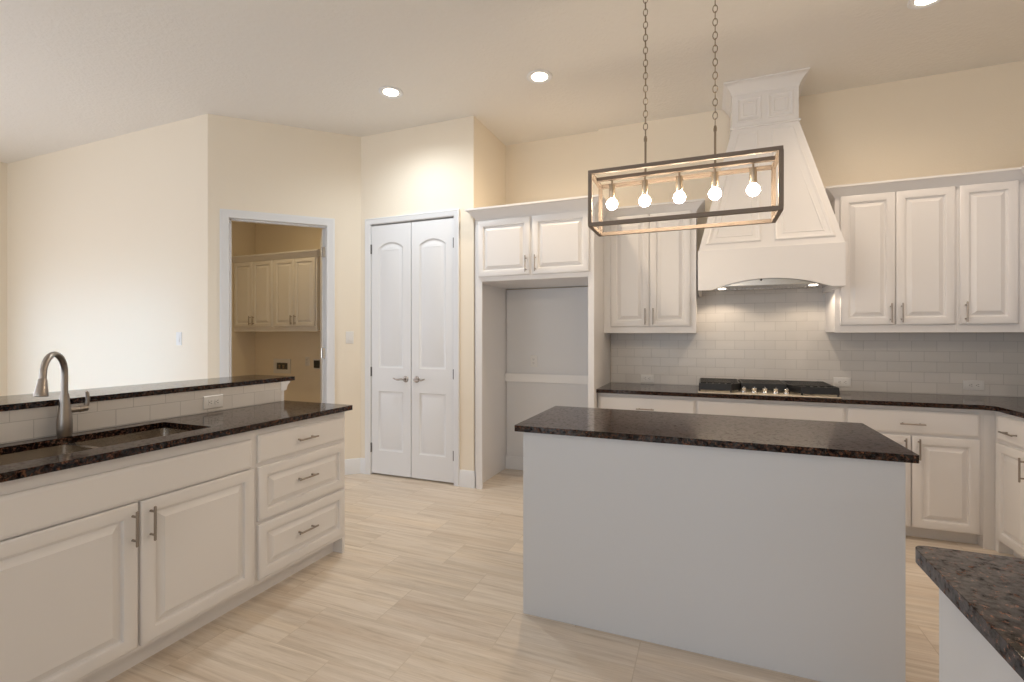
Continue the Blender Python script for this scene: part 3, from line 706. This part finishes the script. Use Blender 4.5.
outlet('wall_outlet', 'white horizontal outlet on the tiled ledge under the raised bar', 'outlet', face_right(BX, 1.957, 0.987), True, group=g)
outlet('wall_outlet', 'white upright outlet on the back wall of the refrigerator alcove', 'outlet', T((-1.637, 4.625, 1.115)), group=g)
outlet('wall_outlet', 'white horizontal outlet on the backsplash between alcove and cooktop', 'outlet', T((-0.522, 4.616, 0.978)), True, group=g)
outlet('wall_outlet', 'white horizontal outlet on the backsplash just beyond the right end of the cooktop', 'outlet', T((1.0, 4.616, 0.998)), True, group=g)
outlet('wall_outlet', 'white horizontal outlet on the backsplash near the corner with the right wall', 'outlet', T((1.825, 4.616, 1.005)), True, group=g)
outlet('wall_outlet', 'small upright outlet on the laundry wall between washer box and dryer socket', 'outlet', T((-4.995, 5.0, 1.03)))
outlet('light_switch', 'white light switch on the wall between the laundry doorway and the pantry doors', 'switch', T(diag(1.208, 0, 1.355)) @ Matrix.Rotation(PI/4, 4, 'Z'), kind='rocker')
outlet('light_switch', 'white light switch on the long left wall beside the laundry doorway', 'switch', T((-4.53, 2.99, 1.345)), kind='rocker')

# ------------------------------------------------------------------ pendant light over the island
cx0, cx1, cy0, cy1, cz0, cz1, tb = -0.567, 0.307, 2.425, 2.70, 1.927, 2.211, 0.019
cym = (cy0+cy1)/2
r = thing('pendant_light', 'rectangular open frame pendant light with five lit globe bulbs above the island', 'pendant light', ((cx0+cx1)/2, cym, cz1))
b = MB()
for y in (cy0, cy1-tb):
    for z in (cz0, cz1-tb): b.box(cx0, cx1, y, y+tb, z, z+tb)
    for x in (cx0, cx1-tb): b.box(x, x+tb, y, y+tb, cz0+tb, cz1-tb)
for x in (cx0, cx1-tb):
    for z in (cz0, cz1-tb): b.box(x, x+tb, cy0+tb, cy1-tb, z, z+tb)
b.build('frame', 'bronze', r, bevel=0.0012)
b = MB(); b.box(cx0+tb, cx1-tb, cym-0.011, cym+0.011, cz1-tb, cz1); b.build('lamp_bar', 'bronze', r, bevel=0.0012)
for x in (-0.299, 0.031):
    b = MB(); b.tube([(x, cym, cz1-0.002), (x, cym, 2.38)], 0.0055, 10); b.lathe([(0.0, 2.370), (0.008, 2.370), (0.009, 2.383), (0.006, 2.396), (0, 2.397)], (x, cym, 0), n=12); b.build('rod', 'antique', r)
    b = MB(); z = 2.392; i = 0; ln, wd, wr = 0.042, 0.0105, 0.0022
    while z < 3.335:
        pts = []
        for k in range(14):
            a = 2*PI*k/14; u = wd*math.cos(a); v_ = (ln/2-wr)*math.sin(a)
            pts.append((x+u, cym, z+ln/2+v_) if i % 2 else (x, cym+u, z+ln/2+v_))
        b.tube(pts, wr, 6, closed=True); z += ln-2*wr-0.005; i += 1
    b.build('chain', 'antique', r)
    b = MB(); b.lathe([(0, 3.325), (0.012, 3.328), (0.05, 3.340), (0.062, 3.350), (0.062, 3.359), (0, 3.359)], (x, cym, 0)); b.build('canopy', 'bronze', r)
for x in (-0.470, -0.302, -0.134, 0.030, 0.198):
    b = MB(); b.tube([(x, cym, cz1-tb+0.002), (x, cym, 2.165)], 0.005, 8); b.lathe([(0, 2.170), (0.0165, 2.168), (0.0165, 2.098), (0.014, 2.093), (0, 2.093)], (x, cym, 0), n=18); so = b.build('socket', 'brass', r)
    so['label'] = 'satin brass bulb socket'
    b = MB(); pr = [(0.0, 2.100), (0.011, 2.099), (0.013, 2.092)]
    for k in range(1, 13):
        a = math.radians(28)+(PI-math.radians(28))*k/12; pr.append((max(0.0001, 0.0295*math.sin(a)), 2.064+0.0295*math.cos(a)))
    b.lathe(pr, (x, cym, 0), n=20); q = b.build('bulb', 'bulb', so); q['label'] = 'glowing round bulb'

# ------------------------------------------------------------------ recessed ceiling lights
def downlight(x, y, label):
    r = thing('recessed_light', label, 'ceiling light', (x, y, CZ), 'recessed ceiling lights')
    b = MB(); b.lathe([(0.062, CZ-0.0005), (0.098, CZ-0.0005), (0.098, CZ-0.004), (0.092, CZ-0.008), (0.066, CZ-0.006), (0.060, CZ-0.002)], (x, y, 0), n=32); b.build('trim_ring', 'trim', r)
    b = MB(); b.lathe([(0.061, CZ-0.0012), (0.061, CZ-0.003), (0.0, CZ-0.0045)], (x, y, 0), n=32); q = b.build('lens', 'lens', r); q['label'] = 'glowing lens'
    return r
lab = {(-2.40, 3.29): 'lit recessed ceiling light in front of the pantry doors', (-1.20, 3.52): 'lit recessed ceiling light in front of the refrigerator alcove',
       (1.20, 3.56): 'lit recessed ceiling light cut by the top edge, right of the range hood'}
r0 = None
off = [(-4.6, 3.9), (1.7, 2.3), (-3.6, -1.0), (0.2, -2.2)]  # unseen lights, added: the first brightens the laundry, the others the room
beams = [(60, (0.87, 0.95, 1.0)), (57, (1.0, 0.78, 0.53)), (38, (1.0, 0.80, 0.60)), (31, (1.0, 0.74, 0.38)), (36, (1.0, 0.81, 0.70)), (23, (0.90, 0.92, 1.0)), (23, (0.90, 0.92, 1.0))]
for k, (x, y) in enumerate(list(lab)+off):
    lb = lab.get((x, y), 'unseen recessed ceiling light added to light the room' if (x, y) != (-4.6, 3.9) else 'unseen ceiling light added to brighten the laundry room')
    if r0 is None: r0 = downlight(x, y, lb)
    else:
        c = copy_tree(r0); c.location = (x, y, CZ); c['label'] = lb
    pw, colr = beams[k]; spot('downlight_beam', (x, y, CZ-0.03), pw, colr, 158, 1.0, 0.055)
